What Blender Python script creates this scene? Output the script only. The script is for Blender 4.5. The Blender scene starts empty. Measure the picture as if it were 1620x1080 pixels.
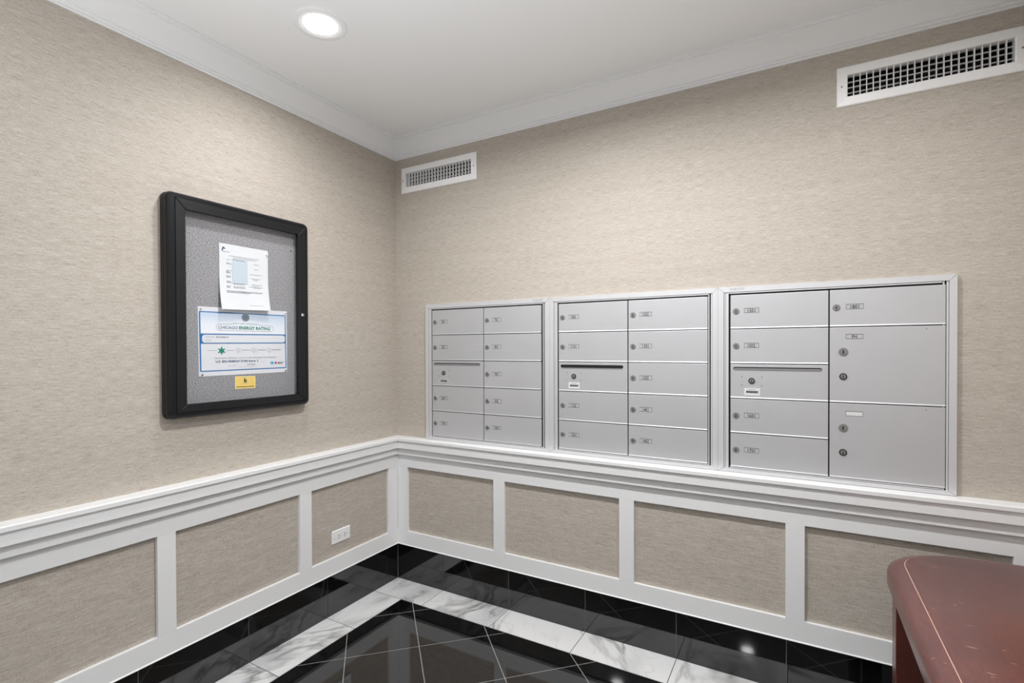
import bpy, bmesh, math, random
from mathutils import Vector, Matrix
random.seed(7)
SC = bpy.context.scene
COL = SC.collection

# ------------------------------------------------------------------ camera
cd = bpy.data.cameras.new('camera')
cam = bpy.data.objects.new('camera', cd); COL.objects.link(cam)
RX = Vector((0.86937332, 0.49414233, -0.0036582)); UP = Vector((-0.00150024, 0.01004222, 0.99994845)); FW = Vector((-0.4941536, 0.86932302, -0.00947177))
M = Matrix.Identity(4)
for i in range(3):
    M[i][0], M[i][1], M[i][2] = RX[i], UP[i], -FW[i]
M.translation = Vector((2.10201, -2.29182, 1.373))
cam.matrix_world = M
cd.sensor_fit = 'HORIZONTAL'; cd.sensor_width = 36.0; cd.lens = 17.6929
cd.shift_y = 0.01143; cd.clip_start = 0.02; cd.clip_end = 60
SC.camera = cam

# ------------------------------------------------------------------ world, lamps, exposure
W, H = 2.815, 2.60            # room width, ceiling height
LROW = [(0.532, -0.985), (1.4075, -0.985), (2.283, -0.985)]
wd = bpy.data.worlds.new('lobby_ambient_fill'); SC.world = wd; wd.use_nodes = True  # uniform ambient fill, added to stand in for the unseen lobby's light
bg = wd.node_tree.nodes['Background']
bg.inputs[0].default_value = (0.97, 0.985, 1.0, 1); bg.inputs[1].default_value = 0.70
def lamp(name, loc, power, r, col=(0.985, 0.99, 1.0), spread=164):
    l = bpy.data.lights.new(name, 'AREA'); l.shape = 'DISK'; l.size = 2 * r; l.energy = power; l.color = col
    l.spread = math.radians(spread)
    o = bpy.data.objects.new(name, l); COL.objects.link(o); o.location = loc
    return o
for i, (x, y) in enumerate(LROW):
    lamp('downlight_lamp', (x, y, H - 0.020), (6.4, 24.8, 11.2)[i], 0.056)
for x, y, z, e, r, a in ((1.5, -2.7, 0.8, 27, 0.5, 110), (1.25, -1.70, 0.03, 7.5, 0.4, 112)):  # unseen upward area lamps, added only to brighten the ceiling
    lamp('added_ceiling_fill', (x, y, z), e, r, spread=a).rotation_euler = (math.pi, 0, 0)
lamp('corridor_lamp', (1.53, -4.95, H - 0.01), 3, 0.07)
lamp('corridor_lamp', (0.2456, -3.48, H - 0.01), 2, 0.07)
SC.view_settings.view_transform = 'Standard'; SC.view_settings.look = 'None'
SC.view_settings.gamma = 1.0; SC.view_settings.use_curve_mapping = False
SC.view_settings.exposure = 0.0

# ------------------------------------------------------------------ materials
def s2l(c):
    return tuple(((v / 255) / 12.92 if v / 255 <= 0.04045 else ((v / 255 + 0.055) / 1.055) ** 2.4) for v in c)
class NT:
    def __init__(self, name):
        self.m = bpy.data.materials.new(name); self.m.use_nodes = True
        self.t = self.m.node_tree; self.b = self.t.nodes['Principled BSDF']
    def n(self, typ, **kw):
        nd = self.t.nodes.new(typ)
        for k, v in kw.items(): setattr(nd, k, v)
        return nd
    def l(self, a, b): self.t.links.new(a, b)
    def mth(self, op, a, b=None, clamp=False):
        nd = self.n('ShaderNodeMath', operation=op, use_clamp=clamp)
        for i, v in enumerate((a, b)):
            if v is None: continue
            if isinstance(v, (int, float)): nd.inputs[i].default_value = v
            else: self.l(v, nd.inputs[i])
        return nd.outputs[0]
    def mix(self, f, a, b):
        nd = self.n('ShaderNodeMix', data_type='RGBA')
        if isinstance(f, (int, float)): nd.inputs[0].default_value = f
        else: self.l(f, nd.inputs[0])
        for i, v in ((6, a), (7, b)):
            if isinstance(v, tuple): nd.inputs[i].default_value = (*v[:3], 1)
            else: self.l(v, nd.inputs[i])
        return nd.outputs[2]
    def noise(self, vec, scale, detail=2, rough=0.5, dist=0.0):
        nd = self.n('ShaderNodeTexNoise'); nd.inputs['Scale'].default_value = scale
        nd.inputs['Detail'].default_value = detail; nd.inputs['Roughness'].default_value = rough
        nd.inputs['Distortion'].default_value = dist
        if vec is not None: self.l(vec, nd.inputs['Vector'])
        return nd.outputs['Fac']
    def ramp(self, f, stops):
        nd = self.n('ShaderNodeValToRGB'); el = nd.color_ramp.elements
        while len(el) < len(stops): el.new(0.5)
        for e, (p, c) in zip(el, stops):
            e.position = p; e.color = (*(c if isinstance(c, tuple) else (c, c, c)), 1)
        self.l(f, nd.inputs[0]); return nd.outputs[0]
    def bump(self, h, strength, dist):
        nd = self.n('ShaderNodeBump'); nd.inputs['Strength'].default_value = strength; nd.inputs['Distance'].default_value = dist
        self.l(h, nd.inputs['Height']); self.l(nd.outputs[0], self.b.inputs['Normal'])
    def pos(self): return self.n('ShaderNodeNewGeometry').outputs['Position']
    def scaled(self, v, s):
        nd = self.n('ShaderNodeMapping'); nd.inputs['Scale'].default_value = s; self.l(v, nd.inputs['Vector']); return nd.outputs[0]
    def set(self, **kw):
        for k, v in kw.items():
            i = self.b.inputs[k.replace('_', ' ')]
            i.default_value = (*v, 1) if isinstance(v, tuple) and len(v) == 3 else v
        return self
def plain(name, rgb, rough=0.5, metal=0.0, spec=0.5, **kw):
    t = NT(name); t.set(Base_Color=s2l(rgb), Roughness=rough, Metallic=metal); t.b.inputs['Specular IOR Level'].default_value = spec
    t.set(**kw); return t.m

def grasscloth():
    t = NT('grasscloth_wallpaper'); p = t.pos()
    a = t.noise(t.scaled(p, (24, 24, 430)), 1.0, 3, 0.6)       # long horizontal fibres
    b = t.noise(t.scaled(p, (90, 90, 1000)), 1.0, 2, 0.6)     # short slubs
    c = t.noise(t.scaled(p, (700, 700, 90)), 1.0, 2, 0.5)    # weft threads
    d = t.noise(t.scaled(p, (2.5, 2.5, 40)), 1.0, 2, 0.5)    # broad tone drift
    s = t.mth('ADD', t.mth('MULTIPLY', a, 0.40), t.mth('MULTIPLY', b, 0.30))
    s = t.mth('ADD', s, t.mth('MULTIPLY', c, 0.22)); s = t.mth('ADD', s, t.mth('MULTIPLY', d, 0.08))
    col = t.ramp(s, [(0.345, s2l((146, 137, 125))), (0.5, s2l((184, 175, 164))), (0.655, s2l((210, 204, 196)))])
    t.l(col, t.b.inputs['Base Color']); t.set(Roughness=0.62); t.b.inputs['Specular IOR Level'].default_value = 0.3
    t.bump(s, 0.35, 0.002); return t.m
def paint(name, rgb, rough):
    t = NT(name); p = t.pos()
    n = t.noise(t.scaled(p, (90, 90, 90)), 1.0, 2)
    t.set(Base_Color=s2l(rgb), Roughness=rough); t.bump(n, 0.04, 0.0006); return t.m
def black_granite():
    t = NT('polished_black_granite'); p = t.pos()
    v = t.n('ShaderNodeTexVoronoi'); v.inputs['Scale'].default_value = 420; t.l(p, v.inputs['Vector'])
    fl = t.ramp(v.outputs['Distance'], [(0.0, 1.0), (0.11, 0.0)])
    n = t.noise(p, 60, 2); k = t.mth('MULTIPLY', fl, t.ramp(n, [(0.5, 0.0), (0.66, 1.0)]))
    col = t.mix(k, s2l((13, 13, 14)), s2l((92, 92, 92)))
    t.l(col, t.b.inputs['Base Color']); t.set(Roughness=0.045); t.b.inputs['IOR'].default_value = 1.85; return t.m
def marble():
    t = NT('white_veined_marble'); p = t.pos()
    oi = t.n('ShaderNodeObjectInfo').outputs['Random']
    cx = t.n('ShaderNodeCombineXYZ'); t.l(t.mth('MULTIPLY', oi, 37.0), cx.inputs[0]); t.l(t.mth('MULTIPLY', oi, 53.0), cx.inputs[1])
    ad = t.n('ShaderNodeVectorMath', operation='ADD'); t.l(p, ad.inputs[0]); t.l(cx.outputs[0], ad.inputs[1]); q = ad.outputs[0]
    r = t.n('ShaderNodeVectorRotate'); r.rotation_type = 'Z_AXIS'; t.l(q, r.inputs['Vector']); t.l(t.mth('MULTIPLY', oi, 6.28), r.inputs['Angle'])
    q = t.scaled(r.outputs[0], (1.0, 2.1, 1.0))
    a = t.noise(q, 1.7, 4, 0.5, 0.7); w = t.mth('ABSOLUTE', t.mth('SUBTRACT', a, 0.5))
    v1 = t.ramp(w, [(0.0, 1.0), (0.008, 0.7), (0.045, 0.0)])
    b = t.noise(q, 3.0, 3, 0.5, 0.5); w2 = t.mth('ABSOLUTE', t.mth('SUBTRACT', b, 0.47))
    v2 = t.ramp(w2, [(0.0, 0.5), (0.012, 0.0)])
    e = t.noise(q, 1.5, 3, 0.5, 0.3); cl = t.ramp(e, [(0.52, 0.0), (0.66, 0.7)])
    msk = t.ramp(t.noise(q, 1.9, 1), [(0.38, 0.0), (0.60, 1.0)])
    k = t.mth('ADD', t.mth('MULTIPLY', v1, msk), t.mth('MULTIPLY', v2, 0.35), True)
    col = t.mix(cl, s2l((226, 226, 226)), s2l((190, 190, 191))); col = t.mix(t.mth('MULTIPLY', k, 0.85), col, s2l((112, 111, 110)))
    t.l(col, t.b.inputs['Base Color']); t.set(Roughness=0.09); return t.m
def brushed(name, rgb, rough, metal):
    t = NT(name); p = t.pos()
    n = t.noise(t.scaled(p, (700, 60, 25)), 1.0, 2); d = t.noise(p, 5, 2)
    col = t.mix(t.mth('MULTIPLY', d, 0.5), s2l(rgb), s2l(tuple(v - 14 for v in rgb)))
    t.l(col, t.b.inputs['Base Color']); t.set(Roughness=rough, Metallic=metal); t.bump(n, 0.03, 0.0004); return t.m
def mahogany():
    t = NT('red_mahogany_veneer'); p = t.pos()
    g = t.noise(t.scaled(p, (160, 22, 160)), 1.0, 3, 0.6); f = t.noise(p, 420, 2); d = t.noise(p, 7, 2)
    s = t.mth('ADD', t.mth('MULTIPLY', g, 0.45), t.mth('ADD', t.mth('MULTIPLY', f, 0.35), t.mth('MULTIPLY', d, 0.2)))
    col = t.ramp(s, [(0.34, s2l((66, 24, 16))), (0.5, s2l((86, 34, 24))), (0.66, s2l((106, 46, 34)))])
    # short pale scuffs in the varnish
    v = t.noise(t.scaled(p, (60, 150, 1)), 1.0, 0); w = t.noise(t.scaled(p, (9, 11, 1)), 1.0, 0)
    k = t.mth('MULTIPLY', t.ramp(v, [(0.775, 0.0), (0.81, 0.6)]), t.ramp(w, [(0.5, 0.0), (0.58, 1.0)]))
    col = t.mix(k, col, s2l((190, 140, 126)))
    t.l(col, t.b.inputs['Base Color']); t.set(Roughness=0.36)
    t.b.inputs['Coat Weight'].default_value = 0.6; t.b.inputs['Coat Roughness'].default_value = 0.28; return t.m
def fabric():
    t = NT('grey_tack_fabric'); p = t.pos()
    a = t.noise(t.scaled(p, (1, 600, 170)), 1.0, 2); b = t.noise(t.scaled(p, (1, 170, 600)), 1.0, 2)
    s = t.mth('ADD', t.mth('MULTIPLY', a, 0.5), t.mth('MULTIPLY', b, 0.5))
    col = t.ramp(s, [(0.36, s2l((88, 88, 90))), (0.64, s2l((184, 183, 186)))])
    t.l(col, t.b.inputs['Base Color']); t.set(Roughness=0.9); t.b.inputs['Specular IOR Level'].default_value = 0.1; t.bump(s, 0.3, 0.001); return t.m
def thin_glass():
    t = NT('clear_pane'); nt = t.t
    tr = t.n('ShaderNodeBsdfTransparent'); gl = t.n('ShaderNodeBsdfGlossy'); gl.inputs['Roughness'].default_value = 0.01
    fr = t.n('ShaderNodeFresnel'); fr.inputs['IOR'].default_value = 1.45
    mx = t.n('ShaderNodeMixShader'); bf = t.n('ShaderNodeNewGeometry').outputs['Backfacing']; t.l(t.mth('MULTIPLY', fr.outputs[0], t.mth('SUBTRACT', 1.0, bf)), mx.inputs[0]); t.l(tr.outputs[0], mx.inputs[1]); t.l(gl.outputs[0], mx.inputs[2])
    t.l(mx.outputs[0], nt.nodes['Material Output'].inputs['Surface']); return t.m
def poster_header():
    t = NT('poster_blue_fade_print'); o = t.n('ShaderNodeTexCoord').outputs['Generated']
    sp = t.n('ShaderNodeSeparateXYZ'); t.l(o, sp.inputs[0])
    col = t.ramp(sp.outputs[2], [(0.0, s2l((232, 234, 238))), (0.45, s2l((222, 228, 236))), (1.0, s2l((186, 204, 226)))])
    t.l(col, t.b.inputs['Base Color']); t.set(Roughness=0.45); return t.m

MT = dict(
    wall=grasscloth(), white=paint('white_satin_trim_paint', (231, 231, 231), 0.38), ceil=paint('white_ceiling_paint', (240, 241, 242), 0.8),
    crown=paint('white_crown_paint', (236, 237, 238), 0.5), granite=black_granite(), marble=marble(),
    grout=plain('pale_grout', (156, 154, 151), 0.8), dgrout=plain('dark_grout', (70, 69, 67), 0.8),
    alu=brushed('satin_aluminium_door', (200, 200, 202), 0.46, 0.45), frame=brushed('satin_aluminium_frame', (218, 218, 220), 0.42, 0.4),
    gap=plain('dark_gap', (26, 26, 27), 0.7), lock=plain('worn_steel_lock', (140, 139, 136), 0.4, 0.45), lockdark=plain('dark_bronze_lock', (52, 48, 43), 0.4, 0.4),
    key=plain('keyway_black', (12, 12, 12), 0.6), plate=plain('number_window_grey', (182, 182, 184), 0.35), plateedge=plain('number_window_rim', (58, 58, 60), 0.4, 0.3),
    ink=plain('black_ink', (24, 24, 26), 0.6), slot=plain('slot_grey_flap', (128, 128, 128), 0.5), slotblack=plain('slot_black', (9, 9, 9), 0.6),
    sticker=plain('white_sticker', (216, 216, 216), 0.4), vent=paint('white_vent_enamel', (244, 244, 244), 0.35), ventdark=plain('duct_dark', (22, 21, 20), 0.9),
    plastic=plain('white_plastic', (238, 238, 238), 0.3), case=plain('black_case_enamel', (18, 19, 22), 0.3, spec=0.35), door=plain('black_door_frame', (22, 23, 26), 0.4, spec=0.35),
    fabric=fabric(), glass=thin_glass(), paper=plain('white_paper', (218, 220, 223), 0.7, spec=0.2), header=poster_header(), poster=plain('poster_stock', (218, 220, 225), 0.45),
    blue=plain('poster_blue', (28, 106, 164), 0.5), green=plain('poster_green', (12, 132, 104), 0.5), navy=plain('poster_navy', (62, 84, 116), 0.5),
    pgrey=plain('poster_grey', (150, 152, 158), 0.5), palegrey=plain('poster_pale_grey', (204, 206, 210), 0.5), cyan=plain('poster_cyan', (56, 172, 206), 0.5),
    red=plain('poster_red', (200, 36, 56), 0.5), seal=plain('seal_olive', (128, 134, 122), 0.4, 0.2), sealblue=plain('seal_blue', (88, 110, 146), 0.5),
    textgrey=plain('faint_print', (112, 122, 132), 0.6), tint=plain('washed_blue_print', (190, 202, 211), 0.6), card=plain('yellow_card', (236, 204, 112), 0.45), cardedge=plain('card_pale_edge', (244, 226, 166), 0.5),
    chrome=plain('chrome', (225, 225, 228), 0.15, 1.0), wood=mahogany(), wornwood=plain('worn_bare_edge', (192, 156, 140), 0.5), pin=plain('clear_pin', (222, 226, 230), 0.12),
)
def emis(name, col, s):
    t = NT(name); t.set(Base_Color=(1, 1, 1)); t.b.inputs['Emission Color'].default_value = (*col, 1); t.b.inputs['Emission Strength'].default_value = s; return t.m
MT['lens'] = emis('glowing_lens', (0.99, 0.99, 1), 22.0)

# ------------------------------------------------------------------ mesh helpers
def obj(name, me, mat=None, parent=None, loc=None):
    o = bpy.data.objects.new(name, me); COL.objects.link(o)
    if mat is not None and not me.materials: me.materials.append(mat)
    if parent is not None: o.parent = parent
    if loc is not None: o.location = loc
    return o
def struct(o): o['kind'] = 'structure'; return o
def tag(o, label, cat, group=None):
    o['label'] = label; o['category'] = cat
    if group: o['group'] = group
    return o
def empty(name, loc=(0, 0, 0)):
    o = bpy.data.objects.new(name, None); COL.objects.link(o); o.location = loc; o.empty_display_size = 0.05; return o
def mesh(name, v, f, smooth=False):
    me = bpy.data.meshes.new(name); me.from_pydata([tuple(p) for p in v], [], f)
    bm = bmesh.new(); bm.from_mesh(me); bmesh.ops.recalc_face_normals(bm, faces=bm.faces)
    if smooth:
        for fc in bm.faces: fc.smooth = True
    bm.to_mesh(me); bm.free(); return me
def boxv(lo, hi):
    (a, b, c), (d, e, f) = lo, hi
    v = [(a, b, c), (d, b, c), (d, e, c), (a, e, c), (a, b, f), (d, b, f), (d, e, f), (a, e, f)]
    return v, [(0, 3, 2, 1), (4, 5, 6, 7), (0, 1, 5, 4), (1, 2, 6, 5), (2, 3, 7, 6), (3, 0, 4, 7)]
def box(name, lo, hi, mat, parent=None, bevel=0.0, seg=2):
    lo, hi = tuple(min(a, b) for a, b in zip(lo, hi)), tuple(max(a, b) for a, b in zip(lo, hi))
    v, f = boxv(lo, hi); me = mesh(name, v, f)
    if bevel:
        bm = bmesh.new(); bm.from_mesh(me)
        bmesh.ops.bevel(bm, geom=list(bm.edges), offset=bevel, segments=seg, affect='EDGES', profile=0.5)
        bm.to_mesh(me); bm.free()
    return obj(name, me, mat, parent)
def boxes(name, lst, mat, parent=None):
    V, F = [], []
    for lo, hi in lst:
        v, f = boxv(lo, hi); k = len(V); V += v; F += [tuple(i + k for i in q) for q in f]
    return obj(name, mesh(name, V, F), mat, parent)
# wall frames: P(side, s, z, d): s = distance along the wall, d = distance out from its surface
def P(side, s, z, d):
    return (d, s, z) if side == 'L' else (s, -d, z)
def wbox(name, side, s0, s1, z0, z1, d0, d1, mat, parent=None, bevel=0.0, seg=1):
    return box(name, P(side, s0, z0, d0), P(side, s1, z1, d1), mat, parent, bevel, seg)
def wboxes(name, side, lst, mat, parent=None):
    out = []
    for s0, s1, z0, z1, d0, d1 in lst:
        a, b = P(side, s0, z0, d0), P(side, s1, z1, d1)
        out.append((tuple(map(min, a, b)), tuple(map(max, a, b))))
    return boxes(name, out, mat, parent)
def prism(name, side, pts, d0, d1, mat, parent=None):
    """flat outline (s, z) extruded from depth d0 to d1"""
    n = len(pts)
    v = [P(side, s, z, d0) for s, z in pts] + [P(side, s, z, d1) for s, z in pts]
    f = [tuple(range(n)), tuple(range(n, 2 * n))] + [(i, (i + 1) % n, n + (i + 1) % n, n + i) for i in range(n)]
    return obj(name, mesh(name, v, f), mat, parent)
def rrect(s0, s1, z0, z1, r, k=5):
    out = []
    for cx, cz, a0 in ((s1 - r, z1 - r, 0), (s0 + r, z1 - r, 90), (s0 + r, z0 + r, 180), (s1 - r, z0 + r, 270)):
        for i in range(k + 1):
            a = math.radians(a0 + 90 * i / k); out.append((cx + r * math.cos(a), cz + r * math.sin(a)))
    return out
def loops(name, side, rings, mat, parent=None, cap0=True, cap1=True, smooth=False):
    """rings: list of (outline, depth) bridged in order"""
    n = len(rings[0][0]); v = []; f = []
    for pts, d in rings: v += [P(side, s, z, d) for s, z in pts]
    for r in range(len(rings) - 1):
        f += [(r * n + i, r * n + (i + 1) % n, (r + 1) * n + (i + 1) % n, (r + 1) * n + i) for i in range(n)]
    if cap0: f.append(tuple(range(n)))
    if cap1: f.append(tuple((len(rings) - 1) * n + i for i in range(n)))
    o = obj(name, mesh(name, v, f), mat, parent)
    if smooth:
        o.data.shade_smooth(); 
    return o
def disc(name, side, s, z, r, d0, d1, mat, parent=None, n=16, bev=0.0):
    c = [(math.cos(2 * math.pi * i / n), math.sin(2 * math.pi * i / n)) for i in range(n)]
    ring = lambda q: [(s + q * a, z + q * b) for a, b in c]
    if bev: return loops(name, side, [(ring(r), d0), (ring(r), d1 - bev), (ring(r - bev), d1)], mat, parent)
    return loops(name, side, [(ring(r), d0), (ring(r), d1)], mat, parent)
def text(name, side, body, s, z, d, h, mat, parent=None, width=None, align='CENTER', bold=0.0):
    cu = bpy.data.curves.new('txt', 'FONT'); cu.body = body; cu.size = 1.0; cu.align_x = 'LEFT'; cu.resolution_u = 2
    cu.offset = bold
    t = bpy.data.objects.new('txt', cu); COL.objects.link(t)
    dg = bpy.context.evaluated_depsgraph_get(); me = bpy.data.meshes.new_from_object(t.evaluated_get(dg))
    bpy.data.objects.remove(t); bpy.data.curves.remove(cu)
    xs = [v.co.x for v in me.vertices]; ys = [v.co.y for v in me.vertices]
    x0, x1, y0, y1 = min(xs), max(xs), min(ys), max(ys)
    ky = h / 0.72
    kx = ky if width is None else width / (x1 - x0)
    off = {'CENTER': -(x0 + x1) / 2, 'LEFT': -x0}[align]
    for v in me.vertices:
        v.co = Vector(P(side, s + (v.co.x + off) * kx, z + (v.co.y - 0.36) * ky, d))
    me.name = name; me.materials.clear()
    return obj(name, me, mat, parent)

# ------------------------------------------------------------------ room shell
YB = -6.2
wl = struct(box('wall_left', (-0.1, YB, -0.06), (0, 0.1, H), MT['wall']))
VENTS = [(0.0498, 0.583, 2.2930, 2.4415), (2.2285, 2.7605, 2.2835, 2.4320)]
VB = 0.0335                                       # vent border; the wall is open behind the louvres
HOLES = [(a + VB, b - VB, c + VB, d - VB) for a, b, c, d in VENTS]
xc = [0, *HOLES[0][:2], *HOLES[1][:2], W + 0.1]; zc = [-0.06, HOLES[1][2], HOLES[0][2], HOLES[1][3], HOLES[0][3], H]
cells = [((x0, 0, z0), (x1, 0.1, z1)) for x0, x1 in zip(xc[:-1], xc[1:]) for z0, z1 in zip(zc[:-1], zc[1:])
         if not any(h[0] <= (x0 + x1) / 2 <= h[1] and h[2] <= (z0 + z1) / 2 <= h[3] for h in HOLES)]
wr = struct(boxes('wall_right', cells, MT['wall']))
ws = struct(box('wall_side', (W, -1.75, -0.06), (W + 0.1, 0, H), MT['wall']))
ce = struct(box('ceiling', (-0.1, YB, H), (W + 3.0, 0.1, H + 0.1), MT['ceil']))

# profile run round the corner: pts are (d, z); left run goes to y = -L, right run to x = W
def run(name, side, pts, mat, parent=None, L=None, smooth=False):
    n = len(pts)
    if L is None: L = 6.2 if side == 'L' else W
    if side == 'L':
        v = [(d, -d, z) for d, z in pts] + [(d, -L, z) for d, z in pts]
    else:
        v = [(d, -d, z) for d, z in pts] + [(L, -d, z) for d, z in pts]
    f = [(i, (i + 1) % n, n + (i + 1) % n, n + i) for i in range(n)] + [tuple(range(n)), tuple(range(n, 2 * n))]
    return obj(name, mesh(name, v, f), mat, parent)
# crown moulding
def crown_pts():
    p = [(0, 2.497), (0.006, 2.4975), (0.0075, 2.503), (0.005, 2.5065), (0.0095, 2.508), (0.0125, 2.513), (0.0115, 2.518), (0.0155, 2.519)]
    for i in range(1, 9):                                   # shallow cove
        t = i / 9; a = t * math.pi / 2
        cx = 0.0155 + 0.060 * (0.62 * t + 0.38 * (1 - math.cos(a))); cz = 2.519 + 0.062 * (0.62 * t + 0.38 * math.sin(a))
        p.append((cx, cz))
    p += [(0.0765, 2.5815), (0.0765, 2.586), (0.0815, 2.5865), (0.0835, 2.592), (0.088, 2.593), (0.088, H), (0, H)]
    return p
struct(run('trim_1', 'L', crown_pts(), MT['crown'])); struct(run('trim_2', 'R', crown_pts(), MT['crown']))

# wainscot: wallpaper build-out 12 mm, painted boards 16 mm proud of it
ZB0, ZB1, ZT0, ZT1 = 0.2165, 0.2985, 0.677, 0.756
STL = [(-0.1032, -0.028), (-0.7056, -0.6376), (-1.3222, -1.2576), (-2.0, -1.934), (-2.65, -2.584)]
STR = [(0.028, 0.1031), (0.6975, 0.7656), (1.3822, 1.4515), (2.0594, 2.1261), (2.7246, W)]
def sq(d0, d1, z0, z1): return [(d0, z0), (d1, z0), (d1, z1), (d0, z1)]
for side, st, nm, wall, bb in (('L', STL, 'trim_3', wl, 'baseboard_left'), ('R', STR, 'trim_4', wr, 'baseboard_right')):
    L = 6.2 if side == 'L' else W
    tr = struct(run(nm, side, sq(0.012, 0.028, ZT0, ZT1), MT['white']))
    run('rail_cap', side, [(0, 0.833), (0.064, 0.833), (0.068, 0.836), (0.068, 0.850), (0.065, 0.853), (0, 0.853)], MT['white'], tr)
    run('upper_moulding', side, [(0, 0.790), (0.058, 0.790), (0.060, 0.792), (0.060, 0.833), (0, 0.833)], MT['white'], tr)
    run('lower_moulding', side, [(0, 0.750), (0.042, 0.750), (0.044, 0.752), (0.044, 0.790), (0, 0.790)], MT['white'], tr)
    for a, b in st:
        wbox('stile', side, a, b, ZB1, ZT0, 0.012, 0.028, MT['white'], tr, 0.0008)
    edges = [(st[i + 1][1], st[i][0]) for i in range(len(st) - 1)] if side == 'L' else [(st[i][1], st[i + 1][0]) for i in range(len(st) - 1)]
    if side == 'L': edges.append((-6.2, st[-1][0]))
    for a, b in edges:
        wbox('wallpaper_panel', side, a - 0.004, b + 0.004, ZB1 - 0.004, ZT0 + 0.004, 0.0, 0.012, MT['wall'], wall)
    b = struct(run(bb, side, sq(0.0, 0.028, ZB0, ZB1), MT['white']))
    run('caulk_bead', side, [(0.0, 0.2145), (0.0315, 0.2145), (0.0325, 0.2155), (0.0318, 0.2175), (0.0281, 0.2200), (0.0281, 0.2164), (0.0, 0.2164)], MT['white'], b)
    # black tile base under the boards
    tb = struct(run('trim_5' if side == 'L' else 'trim_6', side, sq(0.0, 0.0095, 0.0, 0.2115), MT['grout']))
    js = [0.0122, 0.106] if side == 'L' else [0.0122, 0.353]
    stp = 0.4253 if side == 'L' else 0.4275
    while js[-1] < (3.0 if side == 'L' else W - 0.02): js.append(min(js[-1] + stp, 99 if side == 'L' else W))
    for a, c in zip(js[:-1], js[1:]):
        g = 0.0010
        s0, s1 = (-c + g, -a - g) if side == 'L' else (a + g, c - g)
        wbox('tile', side, s0, s1, 0.0008, 0.2114, 0.006, 0.012, MT['granite'], tb, 0.0005)

# ------------------------------------------------------------------ floor
fl = struct(box('floor', (-0.1, YB, -0.06), (W + 3.0, 0.1, -0.0005), MT['grout']))
boxes('border_bed', [((0.0095, -3.2, -0.0011), (0.2135, -0.0095, -0.0004)), ((0.2135, -0.2075, -0.0011), (W, -0.0095, -0.0004))], MT['dgrout'], fl)
ginset = 0.0016
def slab(name, poly, mat, parent, z0=-0.0034, z1=0.0):
    cx = sum(p[0] for p in poly) / len(poly); cy = sum(p[1] for p in poly) / len(poly)
    def ins(k):
        n = len(poly); out = []
        for i in range(n):
            p0, p1, p2 = Vector(poly[i - 1]), Vector(poly[i]), Vector(poly[(i + 1) % n])
            e1 = (p1 - p0).normalized(); e2 = (p2 - p1).normalized()
            n1 = Vector((-e1.y, e1.x)); n2 = Vector((-e2.y, e2.x)); bis = n1 + n2
            out.append(p1 + bis * (k / max(0.15, (1 + n1.dot(n2)))))
        return out
    a = ins(ginset); n = len(poly)
    v = [(p.x, p.y, z0) for p in a] + [(p.x, p.y, z1) for p in a]
    f = [tuple(range(n, 2 * n))] + [(i, (i + 1) % n, n + (i + 1) % n, n + i) for i in range(n)]
    return obj(name, mesh(name, v, f), mat, parent)
def rect(x0, x1, y0, y1): return [(x0, y0), (x1, y0), (x1, y1), (x0, y1)]
xs = [0.0122, 0.3515]
while xs[-1] < W - 0.03: xs.append(min(xs[-1] + 0.4285, W))
for a, b in zip(xs[:-1], xs[1:]): slab('marble_tile', rect(a, b, -0.2055, -0.0122), MT['marble'], fl)
ys = [0.2055, 0.5385, 0.9545]
while ys[-1] < 3.1: ys.append(ys[-1] + 0.4255)
for a, b in zip(ys[:-1], ys[1:]): slab('marble_tile', rect(0.0122, 0.2115, -b, -a), MT['marble'], fl)
def clip(poly, ax, val, keep_gt):
    out = []
    for i in range(len(poly)):
        p, q = poly[i - 1], poly[i]
        ip = (p[ax] > val) == keep_gt; iq = (q[ax] > val) == keep_gt
        if ip != iq:
            t = (val - p[ax]) / (q[ax] - p[ax]); out.append((p[0] + t * (q[0] - p[0]), p[1] + t * (q[1] - p[1])))
        if iq: out.append(q)
    return out
A0, B0, ST = 0.0855, 0.6215, 0.4592           # diagonals: x + y = A0 + i*ST, x - y = B0 + j*ST
YF = -2.0
for i in range(-12, 12):
    for j in range(-6, 16):
        a0, a1, b0, b1 = A0 + i * ST, A0 + (i + 1) * ST, B0 + j * ST, B0 + (j + 1) * ST
        pl = [((a + b) / 2, (a - b) / 2) for a, b in ((a0, b0), (a0, b1), (a1, b1), (a1, b0))]
        ar = sum(pl[k - 1][0] * pl[k][1] - pl[k][0] * pl[k - 1][1] for k in range(4))
        if ar < 0: pl = pl[::-1]
        for ax, val, gt in ((0, 0.2125, True), (0, W, False), (1, -0.2065, False), (1, YF, True)):
            if len(pl) > 2: pl = clip(pl, ax, val, gt)
        if len(pl) > 2:
            q = []
            for p in pl:
                if not q or (Vector(p) - Vector(q[-1])).length > 0.006: q.append(p)
            if (Vector(q[0]) - Vector(q[-1])).length <= 0.006: q.pop()
            area = 0.5 * sum(q[k - 1][0] * q[k][1] - q[k][0] * q[k - 1][1] for k in range(len(q))) if len(q) > 2 else 0
            if area > 4e-4: slab('granite_tile', q, MT['granite'], fl)
box('far_floor', (0.2125, YB, -0.0034), (W + 3.0, YF, 0), MT['granite'], fl)

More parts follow.
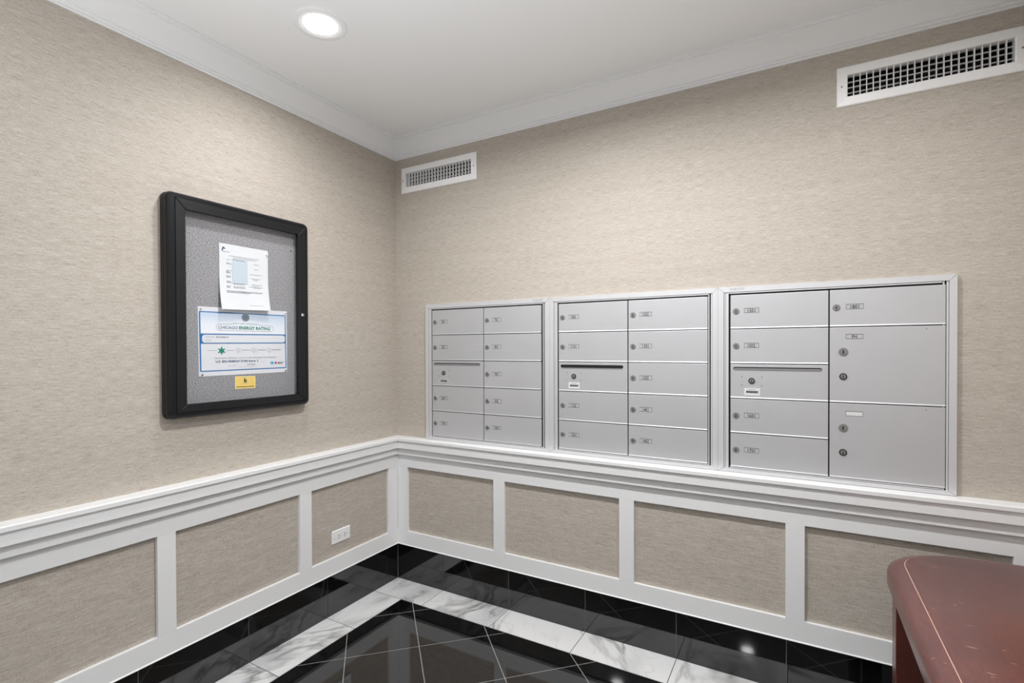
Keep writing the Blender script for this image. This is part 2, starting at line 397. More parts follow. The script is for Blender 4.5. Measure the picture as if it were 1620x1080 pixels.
# ------------------------------------------------------------------ recessed downlight
def downlight(x, y, label):
    r = empty('recessed_downlight', (x, y, H)); tag(r, label, 'ceiling light')
    n = 40
    def rev(name, prof, mat, cap=False):
        v = []; f = []
        for rr, z in prof: v += [(rr * math.cos(2 * math.pi * i / n), rr * math.sin(2 * math.pi * i / n), z) for i in range(n)]
        for k in range(len(prof) - 1): f += [(k * n + i, k * n + (i + 1) % n, (k + 1) * n + (i + 1) % n, (k + 1) * n + i) for i in range(n)]
        if cap: f += [tuple(range(n)), tuple((len(prof) - 1) * n + i for i in range(n))]
        me = mesh(name, v, f, True); return obj(name, me, mat, r)
    rev('trim_ring', [(0.098, 0.0), (0.097, -0.003), (0.090, -0.0045), (0.074, -0.005), (0.072, -0.004)], MT['ceil'])
    rev('baffle', [(0.072, -0.004), (0.067, -0.0035), (0.061, -0.002)], MT['ceil'])
    rev('lens', [(0.0605, -0.001), (0.0605, -0.0035), (0.05, -0.0045)], MT['lens'], True)
downlight(*LROW[0], 'round recessed downlight glowing white in the ceiling')

# ------------------------------------------------------------------ supply vents
def vent(s0, s1, z0, z1, nb, label):
    r = empty('vent_grille', (s0, 0, z0)); tag(r, label, 'vent', 'white air grilles on the mailbox wall')
    o2 = (-s0, 0, -z0)
    def rel(o): o.location = o2; return o
    bw, bz = 0.0335, 0.0335; i0, i1, k0, k1 = s0 + bw, s1 - bw, z0 + bz, z1 - bz
    fr = [(rrect(s0, s1, z0, z1, 0.001, 1), 0.0), (rrect(s0, s1, z0, z1, 0.001, 1), 0.004), (rrect(s0 + 0.004, s1 - 0.004, z0 + 0.004, z1 - 0.004, 0.001, 1), 0.007),
          (rrect(i0 - 0.003, i1 + 0.003, k0 - 0.003, k1 + 0.003, 0.001, 1), 0.0095), (rrect(i0, i1, k0, k1, 0.001, 1), 0.0085), (rrect(i0, i1, k0, k1, 0.001, 1), 0.0)]
    rel(loops('frame', 'R', fr, MT['vent'], r, False, False))
    for lo, hi in (((i0, k0, -0.080), (i1, k1, -0.078)), ):
        rel(wbox('duct_back', 'R', i0, i1, k0, k1, -0.080, -0.078, MT['ventdark'], r))
    rel(wboxes('duct_sides', 'R', [(i0, i0 + 0.0008, k0, k1, -0.078, -0.022), (i1 - 0.0008, i1, k0, k1, -0.078, -0.022), (i0, i1, k0, k0 + 0.0008, -0.078, -0.022), (i0, i1, k1 - 0.0008, k1, -0.078, -0.022)], MT['ventdark'], r))
    rel(wboxes('collar', 'R', [(i0, i0 + 0.0008, k0, k1, -0.022, 0.006), (i1 - 0.0008, i1, k0, k1, -0.022, 0.006), (i0, i1, k0, k0 + 0.0008, -0.022, 0.006), (i0, i1, k1 - 0.0008, k1, -0.022, 0.006)], MT['vent'], r))
    for j in range(1, 4):
        z = k0 + (k1 - k0) * j / 4
        rel(wbox('crossbar', 'R', i0, i1, z - 0.0010, z + 0.0010, -0.0215, -0.0120, MT['vent'], r))
    for j in range(nb):
        q = i0 + (i1 - i0) * (j + 1) / (nb + 1)
        rel(wbox('blade', 'R', q - 0.0013, q + 0.0013, k0, k1, -0.0110, 0.0020, MT['vent'], r))
    for s in (s0 + 0.016, s1 - 0.016):
        rel(disc('screw', 'R', s, (z0 + z1) / 2, 0.0032, 0.007, 0.0098, MT['lock'], r, 10))
vent(*VENTS[0], 21, 'white air grille high by the corner of the two walls')
vent(*VENTS[1], 22, 'white air grille high above the mailbox unit with the large parcel doors')

# ------------------------------------------------------------------ mailbox units
ROWS = [1.594, 1.4515, 1.3075, 1.1635, 1.0195, 0.8765]
DF = 0.0115                      # depth of a door's face
def lockset(parent, s, z, r, dark=False, slotted=True):
    m = MT['lockdark'] if dark else MT['lock']
    a = disc('lock', 'R', s, z, r, DF - 0.001, DF + 0.0040, m, parent, 16, 0.0012)
    if dark: disc('lock_core', 'R', s, z, r * 0.68, DF + 0.003, DF + 0.0046, MT['lock'], parent, 14, 0.0004)
    wbox('keyway', 'R', s - r * 0.13, s + r * 0.13, z - r * 0.55, z + r * 0.35, DF + 0.003, DF + 0.0050, MT['key'], parent)
    return a
def numplate(parent, s, z, w, h, body):
    e = 0.0011
    wbox('number_plate', 'R', s, s + w, z - h / 2, z + h / 2, DF - 0.001, DF + 0.0006, MT['plateedge'], parent)
    wbox('plate_face', 'R', s + e, s + w - e, z - h / 2 + e, z + h / 2 - e * 1.6, DF, DF + 0.0010, MT['plate' if body else 'sticker'], parent)
    if body:
        text('number', 'R', body, s + w / 2, z - 0.0003, DF + 0.0014, h * 0.72, MT['ink'], parent, width=w * (0.50 if len(body) == 4 else 0.42 if len(body) == 3 else 0.30), bold=0.012)
def mail_door(unit, s0, s1, z0, z1, kind, num=None, black=False, pale=False):
    d = wbox('door', 'R', s0, s1, z0, z1, 0.003, DF, MT['alu'], unit, 0.0012, 2)
    hp = [(DF - 0.003, z0 + 0.0048), (DF + 0.0004, z0 + 0.0048), (DF + 0.0022, z0 + 0.0008), (DF + 0.0022, z0 - 0.0008), (DF - 0.003, z0 - 0.0008)]
    hv = [P('R', q, z, dd) for q in (s0 + 0.0004, s1 - 0.0004) for dd, z in hp]
    obj('door_hem', mesh('door_hem', hv, [tuple(range(5)), tuple(range(5, 10))] + [(i, (i + 1) % 5, 5 + (i + 1) % 5, 5 + i) for i in range(5)]), MT['alu'], d)
    if kind == 'box':
        zc = z0 + 0.0715
        lockset(d, s0 + 0.0212, zc, 0.0122); numplate(d, s0 + 0.0520, zc + 0.0017, 0.0548, 0.0195, num)
    elif kind == 'slot':
        zs = z1 - 0.0190
        so, sl = rrect(s0 + 0.010, s1 - 0.020, zs - 0.0075, zs + 0.0075, 0.0074, 5), 0.0016
        prism('mail_slot', 'R', so, DF - 0.001, DF + 0.0003, MT['slotblack'], d)
        if not black:
            prism('slot_flap', 'R', rrect(s0 + 0.0115, s1 - 0.0212, zs - 0.0070, zs + 0.0032, 0.0048, 4), DF, DF + 0.0006, MT['slot'], d)
        else:
            wbox('slot_lip', 'R', s0 + 0.014, s1 - 0.024, zs - 0.0115, zs - 0.0085, DF, DF + 0.0012, MT['slot'], d)
        lockset(d, s0 + 0.0800, z1 - 0.0680, 0.0122, True)
        for a in (0.0425, 0.1175):
            for b in (0.0515, 0.0865): disc('screw', 'R', s0 + a, z1 - b, 0.0026, DF - 0.001, DF + 0.0008, MT['lock'], d, 8)
        wbox('sticker', 'R', s0 + 0.0520, s0 + 0.1110, z1 - 0.1280, z1 - 0.0975, DF, DF + 0.0006, MT['plate' if pale else 'sticker'], d)
        wbox('sticker_print', 'R', s0 + 0.0600, s0 + 0.1035, z1 - 0.1175, z1 - 0.1095, DF, DF + 0.0010, MT['ink'], d)
        wboxes('small_print', 'R', [(s0 + 0.064 + k * 0.008, s0 + 0.070 + k * 0.008, z1 - 0.1145, z1 - 0.1125, DF, DF + 0.0013) for k in range(5)]
               + [(s0 + 0.066, s0 + 0.094, z1 - 0.1045, z1 - 0.1030, DF, DF + 0.0010)], MT['pgrey'], d)
    else:
        numplate(d, s0 + 0.0520, z1 - 0.0352 if num else z1 - 0.0380, 0.0535, 0.0180, num)
        lockset(d, s0 + 0.0435, z1 - 0.0925, 0.0152); lockset(d, s0 + 0.0435, z1 - 0.1865, 0.0128, True)
        disc('rivet', 'R', s1 - 0.053, z1 - 0.011, 0.0022, DF - 0.001, DF + 0.0006, MT['lock'], d, 8)
    return d
def mail_unit(x0, x1, label, left, right):
    u = empty('mailbox_unit', ((x0 + x1) / 2, 0, 0.8545)); tag(u, label, 'mailboxes', 'recessed apartment mailbox units')
    kids = []
    z0, z1 = 0.8545, 1.6255; fw, fh0, fh1 = 0.0222, 0.0150, 0.0215
    kids.append(wbox('back_plate', 'R', x0 + 0.004, x1 - 0.004, z0 + 0.002, z1 - 0.004, 0.0004, 0.0020, MT['gap'], u))
    g = 0.00035
    o = [(x0 + g, z0), (x1 - g, z0), (x1 - g, z1), (x0 + g, z1)]; i = [(x0 + fw, z0 + fh0), (x1 - fw, z0 + fh0), (x1 - fw, z1 - fh1), (x0 + fw, z1 - fh1)]
    def cut(a, b, c, d): return [a, b, c, d]
    e = 0.0007
    for q in ([o[3], o[2], i[2], i[3]], [o[0], o[1], i[1], i[0]]):
        q = [(s + (e if k in (0, 3) else -e), z) for k, (s, z) in enumerate(q)]
        kids.append(prism('frame_rail', 'R', q, 0.0, 0.0140, MT['frame'], u))
    for q in ([o[0], o[3], i[3], i[0]], [o[1], o[2], i[2], i[1]]):
        q = [(s, z + (e * (0.8 if k in (0, 3) else -0.8))) for k, (s, z) in enumerate(q)]
        kids.append(prism('frame_stile', 'R', q, 0.0, 0.0140, MT['frame'], u))
    ins = [(x0 + 0.0232, x0 + 0.0285), (x0 + 0.0295, x0 + 0.0408), (x1 - 0.0300, x1 - 0.0232), (x1 - 0.0322, x1 - 0.0302), (x1 - 0.0372, x1 - 0.0335)]
    for a, b in ((x0 + 0.0234, x0 + 0.0290), (x0 + 0.0298, x0 + 0.0410), (x1 - 0.0292, x1 - 0.0232), (x1 - 0.0392, x1 - 0.0345)):
        kids.append(wbox('hinge_strip', 'R', a, b, z0 + fh0 - 0.002, z1 - fh1 - 0.0005, 0.001, 0.0110, MT['frame'], u, 0.0012, 2))
    kids.append(wbox('head_strip', 'R', x0 + 0.0415, x1 - 0.0400, 1.5975, z1 - fh1 - 0.0012, 0.001, 0.0120, MT['frame'], u, 0.0008))
    kids.append(wbox('sill_strip', 'R', x0 + 0.0455, x1 - 0.0400, z0 + fh0 + 0.0012, 0.8745, 0.001, 0.0125, MT['frame'], u, 0.0008))
    c0, c1, c2, c3 = x0 + 0.0485, x0 + 0.3950, x0 + 0.3995, x0 + 0.7430
    for s0, s1, cells in ((c0, c1, left), (c2, c3, right)):
        for (ra, rb, kind, num, *bl) in cells:
            kids.append(mail_door(u, s0, s1, ROWS[rb] + 0.0012, ROWS[ra] - 0.0030, kind, num, bool(bl), x0 < 0.5))
    # shift children so the unit's empty sits at its base
    for k in kids: k.location = (-(x0 + x1) / 2, 0, -0.8545)
    return u
B = lambda r, n: (r, r + 1, 'box', n)
u1 = mail_unit(0.2325, 1.0233, 'mailbox unit nearest the corner, ten small doors numbered 501 to 1001, grey slot',
          [B(0, '501'), B(1, '502'), (2, 3, 'slot', None), B(3, '601'), B(4, '701')], [B(0, '702'), B(1, '801'), B(2, '901'), B(3, '902'), B(4, '1001')])
u2 = mail_unit(1.0233, 1.8080, 'middle mailbox unit numbered 1002 to 1402 with an open black mail slot',
          [B(0, '1002'), B(1, '1101'), (2, 3, 'slot', None, 1), B(3, '1102'), B(4, '1201')], [B(0, '1202'), B(1, '1301'), B(2, '1302'), B(3, '1401'), B(4, '1402')])
u3 = mail_unit(1.8080, 2.5822, 'mailbox unit with two large parcel doors and the PH plate, below the partly cut grille',
          [B(0, '1501'), B(1, '1502'), (2, 3, 'slot', None), B(3, '1601'), B(4, '1701')], [B(0, '1801'), (1, 3, 'big', 'PH'), (3, 5, 'big', '')])
def frame_print(u, s):
    o = wboxes('frame_print', 'R', [(s + a, s + a + w, 1.6175 - k * 0.0055, 1.6195 - k * 0.0055, 0.0139, 0.0143) for k, a, w in
               ((0, 0.0, 0.010), (0, 0.013, 0.016), (0, 0.032, 0.010), (0, 0.045, 0.012), (1, 0.004, 0.008), (1, 0.015, 0.014), (1, 0.033, 0.010), (1, 0.046, 0.008))], MT['pgrey'], u)
    o.location = (-u.location.x, 0, -u.location.z)
frame_print(u1, 0.930); frame_print(u3, 1.853)

# ------------------------------------------------------------------ power outlet
t = empty('power_outlet', (0.012, -0.445, 0.363)); tag(t, 'white duplex power outlet mounted sideways in the wainscot panel', 'outlet')
oo = (-0.012, 0.445, -0.363)
def rl(o): o.location = oo; return o
rl(loops('cover_plate', 'L', [(rrect(-0.5048, -0.3850, 0.3630, 0.4310, 0.003, 2), 0.012), (rrect(-0.5048, -0.3850, 0.3630, 0.4310, 0.003, 2), 0.0155), (rrect(-0.5020, -0.3878, 0.3658, 0.4282, 0.003, 2), 0.0180)], MT['plastic'], t))
rl(prism('receptacle', 'L', rrect(-0.4795, -0.4105, 0.3800, 0.4140, 0.002, 2), 0.0178, 0.0186, MT['plastic'], t))
for c in (-0.4600, -0.4205):
    rl(wbox('slot', 'L', c - 0.0056, c - 0.0030, 0.3965, 0.4040, 0.018, 0.0189, MT['key'], t))
    rl(wbox('slot', 'L', c + 0.0058, c + 0.0084, 0.3915, 0.4000, 0.018, 0.0189, MT['key'], t))
    rl(disc('ground_hole', 'L', c - 0.0048, 0.3880, 0.0028, 0.018, 0.0189, MT['key'], t, 10))
for c in (-0.4915, -0.3910): rl(disc('screw', 'L', c, 0.3930, 0.0022, 0.0178, 0.0187, MT['lock'], t, 10))

# ------------------------------------------------------------------ notice case
K0, K1, Q0, Q1 = -1.2910, -0.6590, 1.1060, 1.9750
bc = empty('notice_case', (0, (K0 + K1) / 2, Q0)); tag(bc, 'black framed glazed notice case with grey tack board on the wall', 'notice board')
bo = (0, -(K0 + K1) / 2, -Q0)
def rb(o): o.location = bo; return o
def rr_(i, r): return rrect(K0 + i, K1 - i, Q0 + i, Q1 - i, max(r - i * 0.6, 0.003), 6)
def ringcase(iy0, iy1, iz0, iz1): return rrect(iy0, iy1, iz0, iz1, 0.002, 6)
inn = ringcase(-1.240, -0.708, 1.150, 1.928)
c = loops('case_body', 'L', [(inn, 0.0), (rr_(0.004, 0.026), 0.0), (rr_(0.0, 0.026), 0.006), (rr_(0.0005, 0.026), 0.020), (rr_(0.004, 0.026), 0.024), (rr_(0.001, 0.026), 0.028), (rr_(0.002, 0.026), 0.038), (rr_(0.006, 0.026), 0.0465),
          (rr_(0.012, 0.026), 0.0515), (ringcase(-1.2620, -0.6830, 1.1290, 1.9530), 0.0515), (ringcase(-1.2620, -0.6830, 1.1290, 1.9530), 0.046), (inn, 0.046), (inn, 0.0)], MT['case'], bc, False, False); rb(c)
rb(wbox('tack_board', 'L', -1.240, -0.708, 1.150, 1.928, 0.002, 0.0150, MT['fabric'], bc))
# door frame: four mitred members
DO = (-1.2608, -0.6842, 1.1302, 1.9518); DI = (-1.2245, -0.7240, 1.1615, 1.9125)
def ringp(a, i): return [(a[0] + i, a[2] + i), (a[1] - i, a[2] + i), (a[1] - i, a[3] - i), (a[0] + i, a[3] - i)]
ro, ri = ringp(DO, 0), ringp(DI, 0)
dr = empty('door', (0, 0, 0)); dr.parent = bc; dr.location = bo
for k in range(4):
    a, b = k, (k + 1) % 4
    q = [ro[a], ro[b], ri[b], ri[a]]
    hor = k % 2 == 0
    e = 0.0005
    cx = sum(p[0] for p in q) / 4; cz = sum(p[1] for p in q) / 4
    q = [(s + (e if s < cx else -e), z) if hor else (s, z + (e if z < cz else -e)) for s, z in q]
    q2 = [(s + (cx - s) * 0.01 if hor else s + (cx - s) * 0.06, z + (cz - z) * 0.06 if hor else z + (cz - z) * 0.01) for s, z in q]
    o = loops('door_rail' if hor else 'door_stile', 'L', [(q, 0.040), (q, 0.0525), (q2, 0.0540)], MT['door'], dr)
    # groove bead along each member
    m = lambda t: [tuple(q[i][j] + (q[3 - i][j] - q[i][j]) * t for j in (0, 1)) for i in (0, 1)]
    p0, p1 = m(0.33), m(0.375)
    if k != 3:
        prism('groove', 'L', [p0[0], p0[1], p1[1], p1[0]], 0.0535, 0.0545, MT['key'], dr)
g_ = prism('glass_pane', 'L', [(DI[0] - 0.004, DI[2] - 0.004), (DI[1] + 0.004, DI[2] - 0.004), (DI[1] + 0.004, DI[3] + 0.004), (DI[0] - 0.004, DI[3] + 0.004)], 0.0455, 0.0462, MT['glass'], dr)
disc('door_lock', 'L', -0.7030, 1.5360, 0.0072, 0.0535, 0.0580, MT['chrome'], dr, 14, 0.0012)
wbox('keyway', 'L', -0.7036, -0.7024, 1.5325, 1.5388, 0.0575, 0.0583, MT['key'], dr)

FB = 0.0152
# energy poster
po = empty('energy_poster', (FB, -0.961, 1.2650)); tag(po, 'white and blue energy rating poster with one green star, pinned in the case', 'poster')
ofs = (-FB, 0.961, -1.2650)
def rp(o): o.location = ofs; return o
PC = [(-1.1598, 1.2645), (-0.7592, 1.2668), (-0.7600, 1.5502), (-1.1623, 1.5466)]
rp(prism('sheet', 'L', PC, FB, FB + 0.0006, MT['poster'], po))
D1 = FB + 0.0010
OB = [(-1.1528, 1.2849), (-0.7660, 1.2873), (-0.7685, 1.5295), (-1.1557, 1.5260)]
w = 0.0042
def strip(a, b, h): 
    dx, dz = b[0] - a[0], b[1] - a[1]; L = math.hypot(dx, dz); nx, nz = -dz / L * h / 2, dx / L * h / 2
    return [(a[0] - nx, a[1] - nz), (b[0] - nx, b[1] - nz), (b[0] + nx, b[1] + nz), (a[0] + nx, a[1] + nz)]
rp(prism('header_print', 'L', [(-1.1545, 1.4395), (-0.7670, 1.4430), (-0.7685, 1.5285), (-1.1555, 1.5255)], FB + 0.0002, FB + 0.0008, MT['header'], po))
for k in range(4): rp(prism('blue_border', 'L', strip(OB[k], OB[(k + 1) % 4], w if k != 3 else 0.0055), FB + 0.0002, D1, MT['blue'], po))
rp(prism('blue_band', 'L', [(-1.1542, 1.3965), (-0.7668, 1.4005), (-0.7676, 1.4420), (-1.1552, 1.4375)], FB + 0.0002, D1 + 0.0002, MT['blue'], po))
rp(prism('address_box', 'L', [(s, z + (s + 0.96) * 0.011) for s, z in rrect(-1.1468, -0.7708, 1.4025, 1.4350, 0.011, 5)], FB + 0.0004, D1 + 0.0005, MT['poster'], po))
D2 = D1 + 0.0008
rp(disc('city_seal', 'L', -0.9623, 1.5114, 0.0172, FB, D2 + 0.0003, MT['seal'], po, 24))
rp(disc('seal_centre', 'L', -0.9640, 1.5125, 0.0105, FB, D2 + 0.0006, MT['sealblue'], po, 18))
rp(text('lettering', 'L', 'CITY OF CHICAGO', -0.9600, 1.4838, D2, 0.0062, MT['pgrey'], po, width=0.122))
def outline(pts, h): return [strip(pts[k], pts[(k + 1) % len(pts)], h) for k in range(len(pts))]
pill = rrect(-1.0898, -0.8302, 1.4530, 1.4792, 0.0130, 8)
V, F = [], []
for sgm in outline(pill, 0.0012):
    if abs(sum(p[1] for p in sgm) / 4 - 1.4792) < 0.0005 and -1.021 < sum(p[0] for p in sgm) / 4 < -0.899:
        sgm = None
    if sgm is None:
        for a, b in ((-1.0768, -1.022), (-0.8985, -0.8432)):
            q = strip((a, 1.4792), (b, 1.4792), 0.0012); k = len(V); V += [P('L', s, z, D2) for s, z in q]; F.append((k, k + 1, k + 2, k + 3))
        continue
    k = len(V); V += [P('L', s, z, D2) for s, z in sgm]; F.append((k, k + 1, k + 2, k + 3))
rp(obj('title_outline', mesh('title_outline', V, F), MT['pgrey'], po))
rp(text('lettering', 'L', 'CHICAGO', -1.0398, 1.4660, D2, 0.0128, MT['navy'], po, width=0.083))
rp(text('lettering', 'L', 'ENERGY RATING', -0.9190, 1.4664, D2, 0.0132, MT['green'], po, width=0.146, bold=0.022))
rp(text('lettering', 'L', 'ADDRESS', -1.1360, 1.4242, D2, 0.0050, MT['pgrey'], po, width=0.041, align='LEFT'))
rp(text('lettering', 'L', '90 E ERIE ST', -1.0905, 1.4244, D2, 0.0052, MT['ink'], po, width=0.054, align='LEFT', bold=0.02))
rp(text('lettering', 'L', 'NAME', -1.1360, 1.4105, D2, 0.0045, MT['pgrey'], po, width=0.025, align='LEFT'))
SX = [(-1.0677, 1.3683), (-0.9963, 1.3698), (-0.9242, 1.3702), (-0.8517, 1.3707)]
for a, b in ((-1.1261, -1.086), (-1.050, -1.013), (-0.982, -0.940), (-0.909, -0.867), (-0.837, -0.792)):
    k = (a + 1.13) / 0.34; z = 1.3686 + 0.003 * k; h = 0.0016 + 0.0022 * k
    rp(wbox('scale_bar', 'L', a, b, z - h / 2, z + h / 2, FB + 0.0002, D1, MT['pgrey'], po))
def star(c, r, r2): return [(c[0] + (r if k % 2 == 0 else r2) * math.sin(math.pi * k / 6), c[1] + (r if k % 2 == 0 else r2) * math.cos(math.pi * k / 6)) for k in range(12)]
rp(prism('green_star', 'L', star(SX[0], 0.0185, 0.0082), FB + 0.0002, D2, MT['green'], po))
for cc in SX[1:]:
    rp(prism('pale_star', 'L', star(cc, 0.0185, 0.0082), FB + 0.0002, D1 + 0.0002, MT['palegrey'], po))
rp(text('lettering', 'L', 'THIS PROPERTY RECEIVED 1 OUT OF 4 STARS FOR ENERGY PERFORMANCE*', -0.9590, 1.3374, D2, 0.0045, MT['pgrey'], po, width=0.285, bold=0.01))
rp(text('lettering', 'L', 'U.S. EPA ENERGY STAR Score: 2', -0.9990, 1.3235, D2, 0.0085, MT['navy'], po, width=0.188, bold=0.02))
rp(text('lettering', 'L', '6/19/2020', -0.9380, 1.3075, D2, 0.0048, MT['navy'], po, width=0.036, bold=0.01))
rp(wboxes('small_print', 'L', [(-1.0416, -1.024, 1.3042, 1.3062, FB, D2), (-1.021, -1.0054, 1.3042, 1.3062, FB, D2), (-0.995, -0.900, 1.2985, 1.2994, FB, D2)], MT['palegrey'], po))
rp(wbox('blue_emblem', 'L', -0.8449, -0.8303, 1.3060, 1.3172, FB, D2, MT['cyan'], po))
rp(prism('red_star', 'L', star((-0.8190, 1.3112), 0.0068, 0.0036), FB, D2, MT['red'], po))
rp(text('lettering', 'L', 'BACP', -0.7955, 1.3112, D2, 0.0098, MT['ink'], po, width=0.026, bold=0.01))

# typed notice, its lower end curling off the board
no = empty('typed_notice', (FB, -0.964, 1.5400)); tag(no, 'white typed notice sheet with a small logo, overlapping the poster top', 'paper sheet')
def curl(u, v):                                   # u across 0..1, v down 0..1 -> (d, s, z)
    k = max(0.0, (v - 0.35) / 0.65)
    out = 0.0235 * k * k * (0.62 + 0.38 * abs(2 * u - 1) ** 0.5) if k > 0 else 0.0
    s = -1.0757 + 0.2205 * u; z = 1.8158 + 0.0010 * u - (0.2765 - 0.0065 * u) * v
    return (FB + 0.0022 + out, s - 0.0035 * k * (u > -1), z)
def sheet(name, u0, u1, v0, v1, lift, mat, nu=1, nv=1):
    V, F = [], []
    for j in range(nv + 1):
        for i in range(nu + 1):
            d, s, z = curl(u0 + (u1 - u0) * i / nu, v0 + (v1 - v0) * j / nv); V.append(P('L', s, z, d + lift))
    for j in range(nv):
        for i in range(nu): a = j * (nu + 1) + i; F.append((a, a + 1, a + nu + 2, a + nu + 1))
    return V, F
def add_sheets(name, lst, lift, mat):
    V, F = [], []
    for u0, u1, v0, v1 in lst:
        v, f = sheet(name, u0, u1, v0, v1, lift, mat, max(1, int((u1 - u0) * 14)), 1); k = len(V); V += v; F += [tuple(i + k for i in q) for q in f]
    o = obj(name, mesh(name, V, F), mat, no); o.location = (-FB, 0.964, -1.5400); return o
v, f = sheet('sheet', 0, 1, 0, 1, 0, None, 12, 24)
n0 = len(v); v2 = [(p[0] - 0.0003, p[1], p[2]) for p in v]
o = obj('sheet', mesh('sheet', v, f, True), MT['paper'], no); o.location = (-FB, 0.964, -1.5400)
rn = random.Random(3)
def words(u0, u1, v, h, gap=0.010, wmin=0.02, wmax=0.06):
    out = []; u = u0
    while u < u1:
        e = min(u1, u + rn.uniform(wmin, wmax)); out.append((u, e, v, v + h)); u = e + gap
    return out
L1 = words(0.19, 0.80, 0.170, 0.010) + words(0.27, 0.74, 0.196, 0.009)
add_sheets('heading_print', L1, 0.0005, MT['pgrey'])
body = []
for a, b in ((0.222, 0.27), (0.278, 0.335), (0.345, 0.42), (0.445, 0.54), (0.55, 0.605)):
    vv = a
    while vv < b: body += words(0.265, rn.uniform(0.46, 0.52), vv, 0.0062, 0.008); vv += 0.0125
for v0, k in ((0.235, 1), (0.285, 2), (0.40, 4), (0.48, 3), (0.56, 3), (0.635, 3)):
    for q in range(k): body += words(0.135, rn.uniform(0.20, 0.245), v0 + q * 0.0125, 0.0062, 0.006)
for v0, a, b in ((0.26, 0.69, 0.79), (0.335, 0.69, 0.79), (0.425, 0.60, 0.85), (0.49, 0.63, 0.83), (0.51, 0.68, 0.78), (0.585, 0.63, 0.86), (0.605, 0.66, 0.8), (0.625, 0.58, 0.88), (0.64, 0.68, 0.82)):
    body += words(a, b, v0, 0.0062, 0.007)
for q in range(3): body += words(0.13, 0.86 if q < 2 else 0.6, 0.71 + q * 0.0125, 0.0065, 0.006)
for q in range(3): body += words(0.27, 0.50, 0.635 + q * 0.0125, 0.005, 0.01)
body += words(0.58, 0.87, 0.925, 0.0045, 0.012)
add_sheets('body_print', body, 0.0005, MT['textgrey'])
add_sheets('logo_print', [(0.055, 0.12, 0.068, 0.082), (0.065, 0.10, 0.05, 0.068), (0.05, 0.075, 0.082, 0.112)], 0.0005, MT['navy'])
add_sheets('logo_print', [(0.05, 0.20, 0.118, 0.124)], 0.0005, MT['textgrey'])
add_sheets('washed_print', [(0.245, 0.56, 0.212, 0.60)], 0.0003, MT['tint'])

# yellow card
ca = empty('yellow_card', (FB, -0.9650, 1.2040)); tag(ca, 'small yellow card with black b logo below the energy poster', 'card')
cf = (-FB, 0.9650, -1.2040)
def rc(o): o.location = cf; return o
rc(prism('card', 'L', [(-1.0108, 1.2045), (-0.9192, 1.2025), (-0.9188, 1.2552), (-1.0118, 1.2580)], FB, FB + 0.0008, MT['cardedge'], ca))
rc(prism('card_face', 'L', [(-1.0080, 1.2075), (-0.9222, 1.2055), (-0.9218, 1.2528), (-1.0088, 1.2552)], FB, FB + 0.0011, MT['card'], ca))
rc(text('logo', 'L', 'b', -0.9655, 1.2392, FB + 0.0015, 0.0165, MT['ink'], ca, width=0.0125, bold=0.05))
rc(wboxes('card_print', 'L', [(-0.9790, -0.9530, 1.2258, 1.2272, FB, FB + 0.0015), (-0.9800, -0.9500, 1.2508, 1.2515, FB, FB + 0.0014)], MT['pgrey'], ca))
rc(prism('card_stripe', 'L', [(-1.0060, 1.2112), (-0.9255, 1.2096), (-0.9255, 1.2120), (-1.0060, 1.2136)], FB, FB + 0.0015, MT['ink'], ca))

# push pins
def pin(s, z, d, mat, label, r=0.0036):
    e = empty('push_pin', (d, s, z)); tag(e, label, 'pin', 'push pins in the notice case')
    k = (-d, -s, -z)
    a = disc('pin_head', 'L', s, z, r, d, d + 0.0060, mat, e, 10, 0.001); a.location = k
    b = disc('pin_collar', 'L', s, z, r * 0.6, d - 0.002, d + 0.0002, mat, e, 8); b.location = k
PD = FB + 0.0024
pin(-1.1505, 1.5388, PD, MT['pin'], 'clear pin in the top left corner of the energy poster')
pin(-0.7670, 1.5420, PD, MT['pin'], 'clear pin in the top right corner of the energy poster')
pin(-1.1482, 1.2710, PD, MT['ink'], 'small dark pin in the bottom left corner of the energy poster', 0.0026)
pin(-0.7686, 1.2725, PD, MT['ink'], 'small dark pin in the bottom right corner of the energy poster', 0.0026)
pin(-0.8610, 1.7985, PD + 0.0004, MT['pin'], 'clear pin in the top right corner of the typed notice', 0.0045)
pin(-0.7350, 1.8370, FB, MT['lockdark'], 'tiny dark pin stuck alone in the bare grey tack board', 0.0022)

# ------------------------------------------------------------------ mahogany side table
ZTOP = 0.70
tb = empty('side_table', (2.58, -0.78, 0)); tag(tb, 'red mahogany side table with rounded scuffed top standing below the parcel-door mailboxes', 'table')
tf = (-2.58, 0.78, 0)
def rt(o): o.location = tf; return o
X0, X1 = 2.3885, 2.795                             # flat part of the top
def top_outline(off):
    """plan outline of the top, offset outward by off; bowed rounded ends"""
    pts = []
    def end(sign, yc):
        out = []
        for i in range(19):
            t = i / 18 * math.pi / 2
            cx, rx, ry = 2.640, 2.640 - X0, 0.185
            n = 2.25
            out.append((cx - rx * abs(math.cos(t)) ** (2 / n), yc + sign * ry * abs(math.sin(t)) ** (2 / n)))
        return out
    far = end(1, -0.372); near = end(-1, -1.19)
    base = [(X1, -0.180)] + far[::-1] + near + [(X1, -1.382)]
    n = len(base); out = []
    for i, p in enumerate(base):
        a = Vector(base[i - 1]) if i > 0 else Vector((X1, -1.382)); b = Vector(base[(i + 1) % n])
        tdir = (b - a).normalized(); nrm = Vector((-tdir.y, tdir.x))
        q = Vector(p) - nrm * off if True else None
        if i in (0, n - 1): q = Vector((X1, p[1] + (off if i == 0 else -off)))
        out.append((q.x, min(q.x, 9) and q.y))
    return out
test = top_outline(0.04)
sgn = 1 if min(p[0] for p in test) < X0 else -1
def ring(off, z): return [(x, y, z) for x, y in top_outline(sgn * off)]
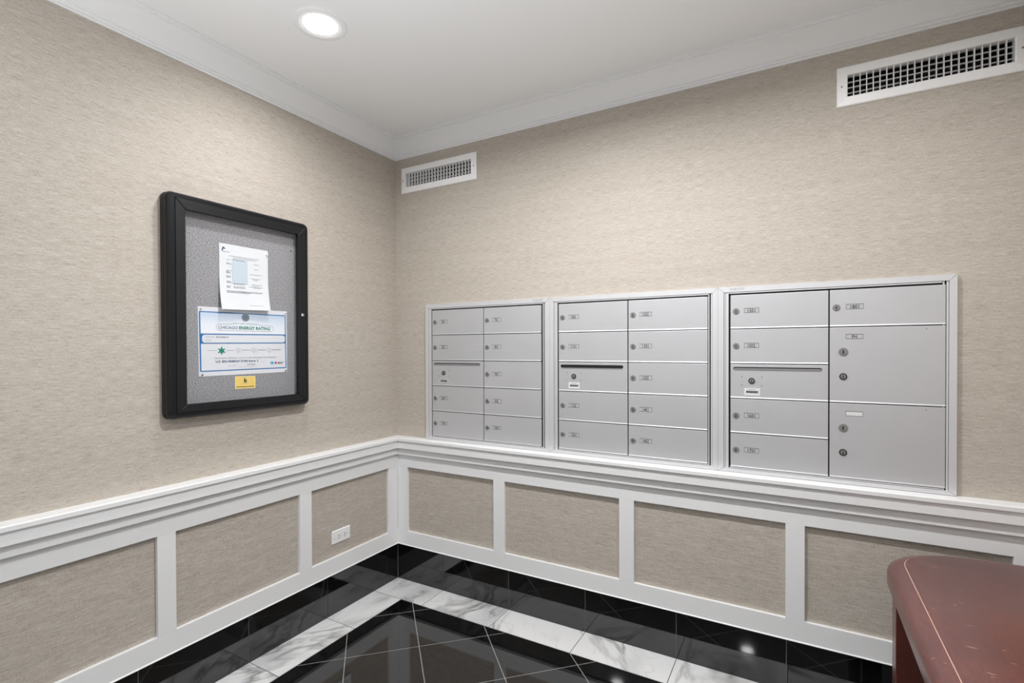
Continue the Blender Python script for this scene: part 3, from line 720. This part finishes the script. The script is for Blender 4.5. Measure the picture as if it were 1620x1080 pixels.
def ringsolid(name, rings, mat, cap0=True, cap1=True, smooth=True):
    n = len(rings[0]); V = [p for r in rings for p in r]; F = []
    for k in range(len(rings) - 1): F += [(k * n + i, k * n + (i + 1) % n, (k + 1) * n + (i + 1) % n, (k + 1) * n + i) for i in range(n)]
    if cap0: F.append(tuple(range(n)))
    if cap1: F.append(tuple((len(rings) - 1) * n + i for i in range(n)))
    o = obj(name, mesh(name, V, F), mat, tb)
    if smooth: o.data.set_sharp_from_angle(angle=math.radians(38)) if hasattr(o.data, 'set_sharp_from_angle') else None
    for p in o.data.polygons: p.use_smooth = True
    return rt(o)
prof = [(-0.02, ZTOP - 0.066), (0.040, ZTOP - 0.066), (0.0445, ZTOP - 0.062), (0.0450, ZTOP - 0.034)]
for i in range(1, 7):
    a = i / 7 * math.pi / 2
    prof.append((0.045 * math.cos(a) if i else 0.045, ZTOP - 0.034 + 0.0325 * math.sin(a)))
prof += [(0.0022, ZTOP - 0.0010), (0.0, ZTOP)]
ringsolid('table_top', [ring(o, z) for o, z in prof], MT['wood'])
# worn bare line along the arris of the top
V, F = [], []
oa, ob = top_outline(sgn * -0.0002), top_outline(sgn * 0.0012)
idx = [i for i, p in enumerate(oa) if p[0] < 2.41]
for k, i in enumerate(idx):
    wv = 0.5 + 0.5 * random.random()
    V += [(oa[i][0] + 0.0007 * wv, oa[i][1], ZTOP + 0.0003), (ob[i][0], ob[i][1], ZTOP - 0.0003)]
    if k: F.append((2 * k - 2, 2 * k - 1, 2 * k + 1, 2 * k))
rt(obj('worn_edge', mesh('worn_edge', V, F), MT['wornwood'], tb))
for lx0, lx1, ly0, ly1 in ((2.350, 2.420, -0.480, -0.415), (2.725, 2.790, -0.480, -0.415), (2.350, 2.420, -1.150, -1.085), (2.725, 2.790, -1.150, -1.085)):
    rt(box('leg', (lx0, ly0, 0.0), (lx1, ly1, ZTOP - 0.066), MT['wood'], tb, 0.003, 2))
rt(box('apron', (2.44, -0.47, ZTOP - 0.13), (2.725, -0.445, ZTOP - 0.066), MT['wood'], tb, 0.001))
rt(box('apron', (2.735, -1.085, ZTOP - 0.13), (2.755, -0.480, ZTOP - 0.066), MT['wood'], tb, 0.001))
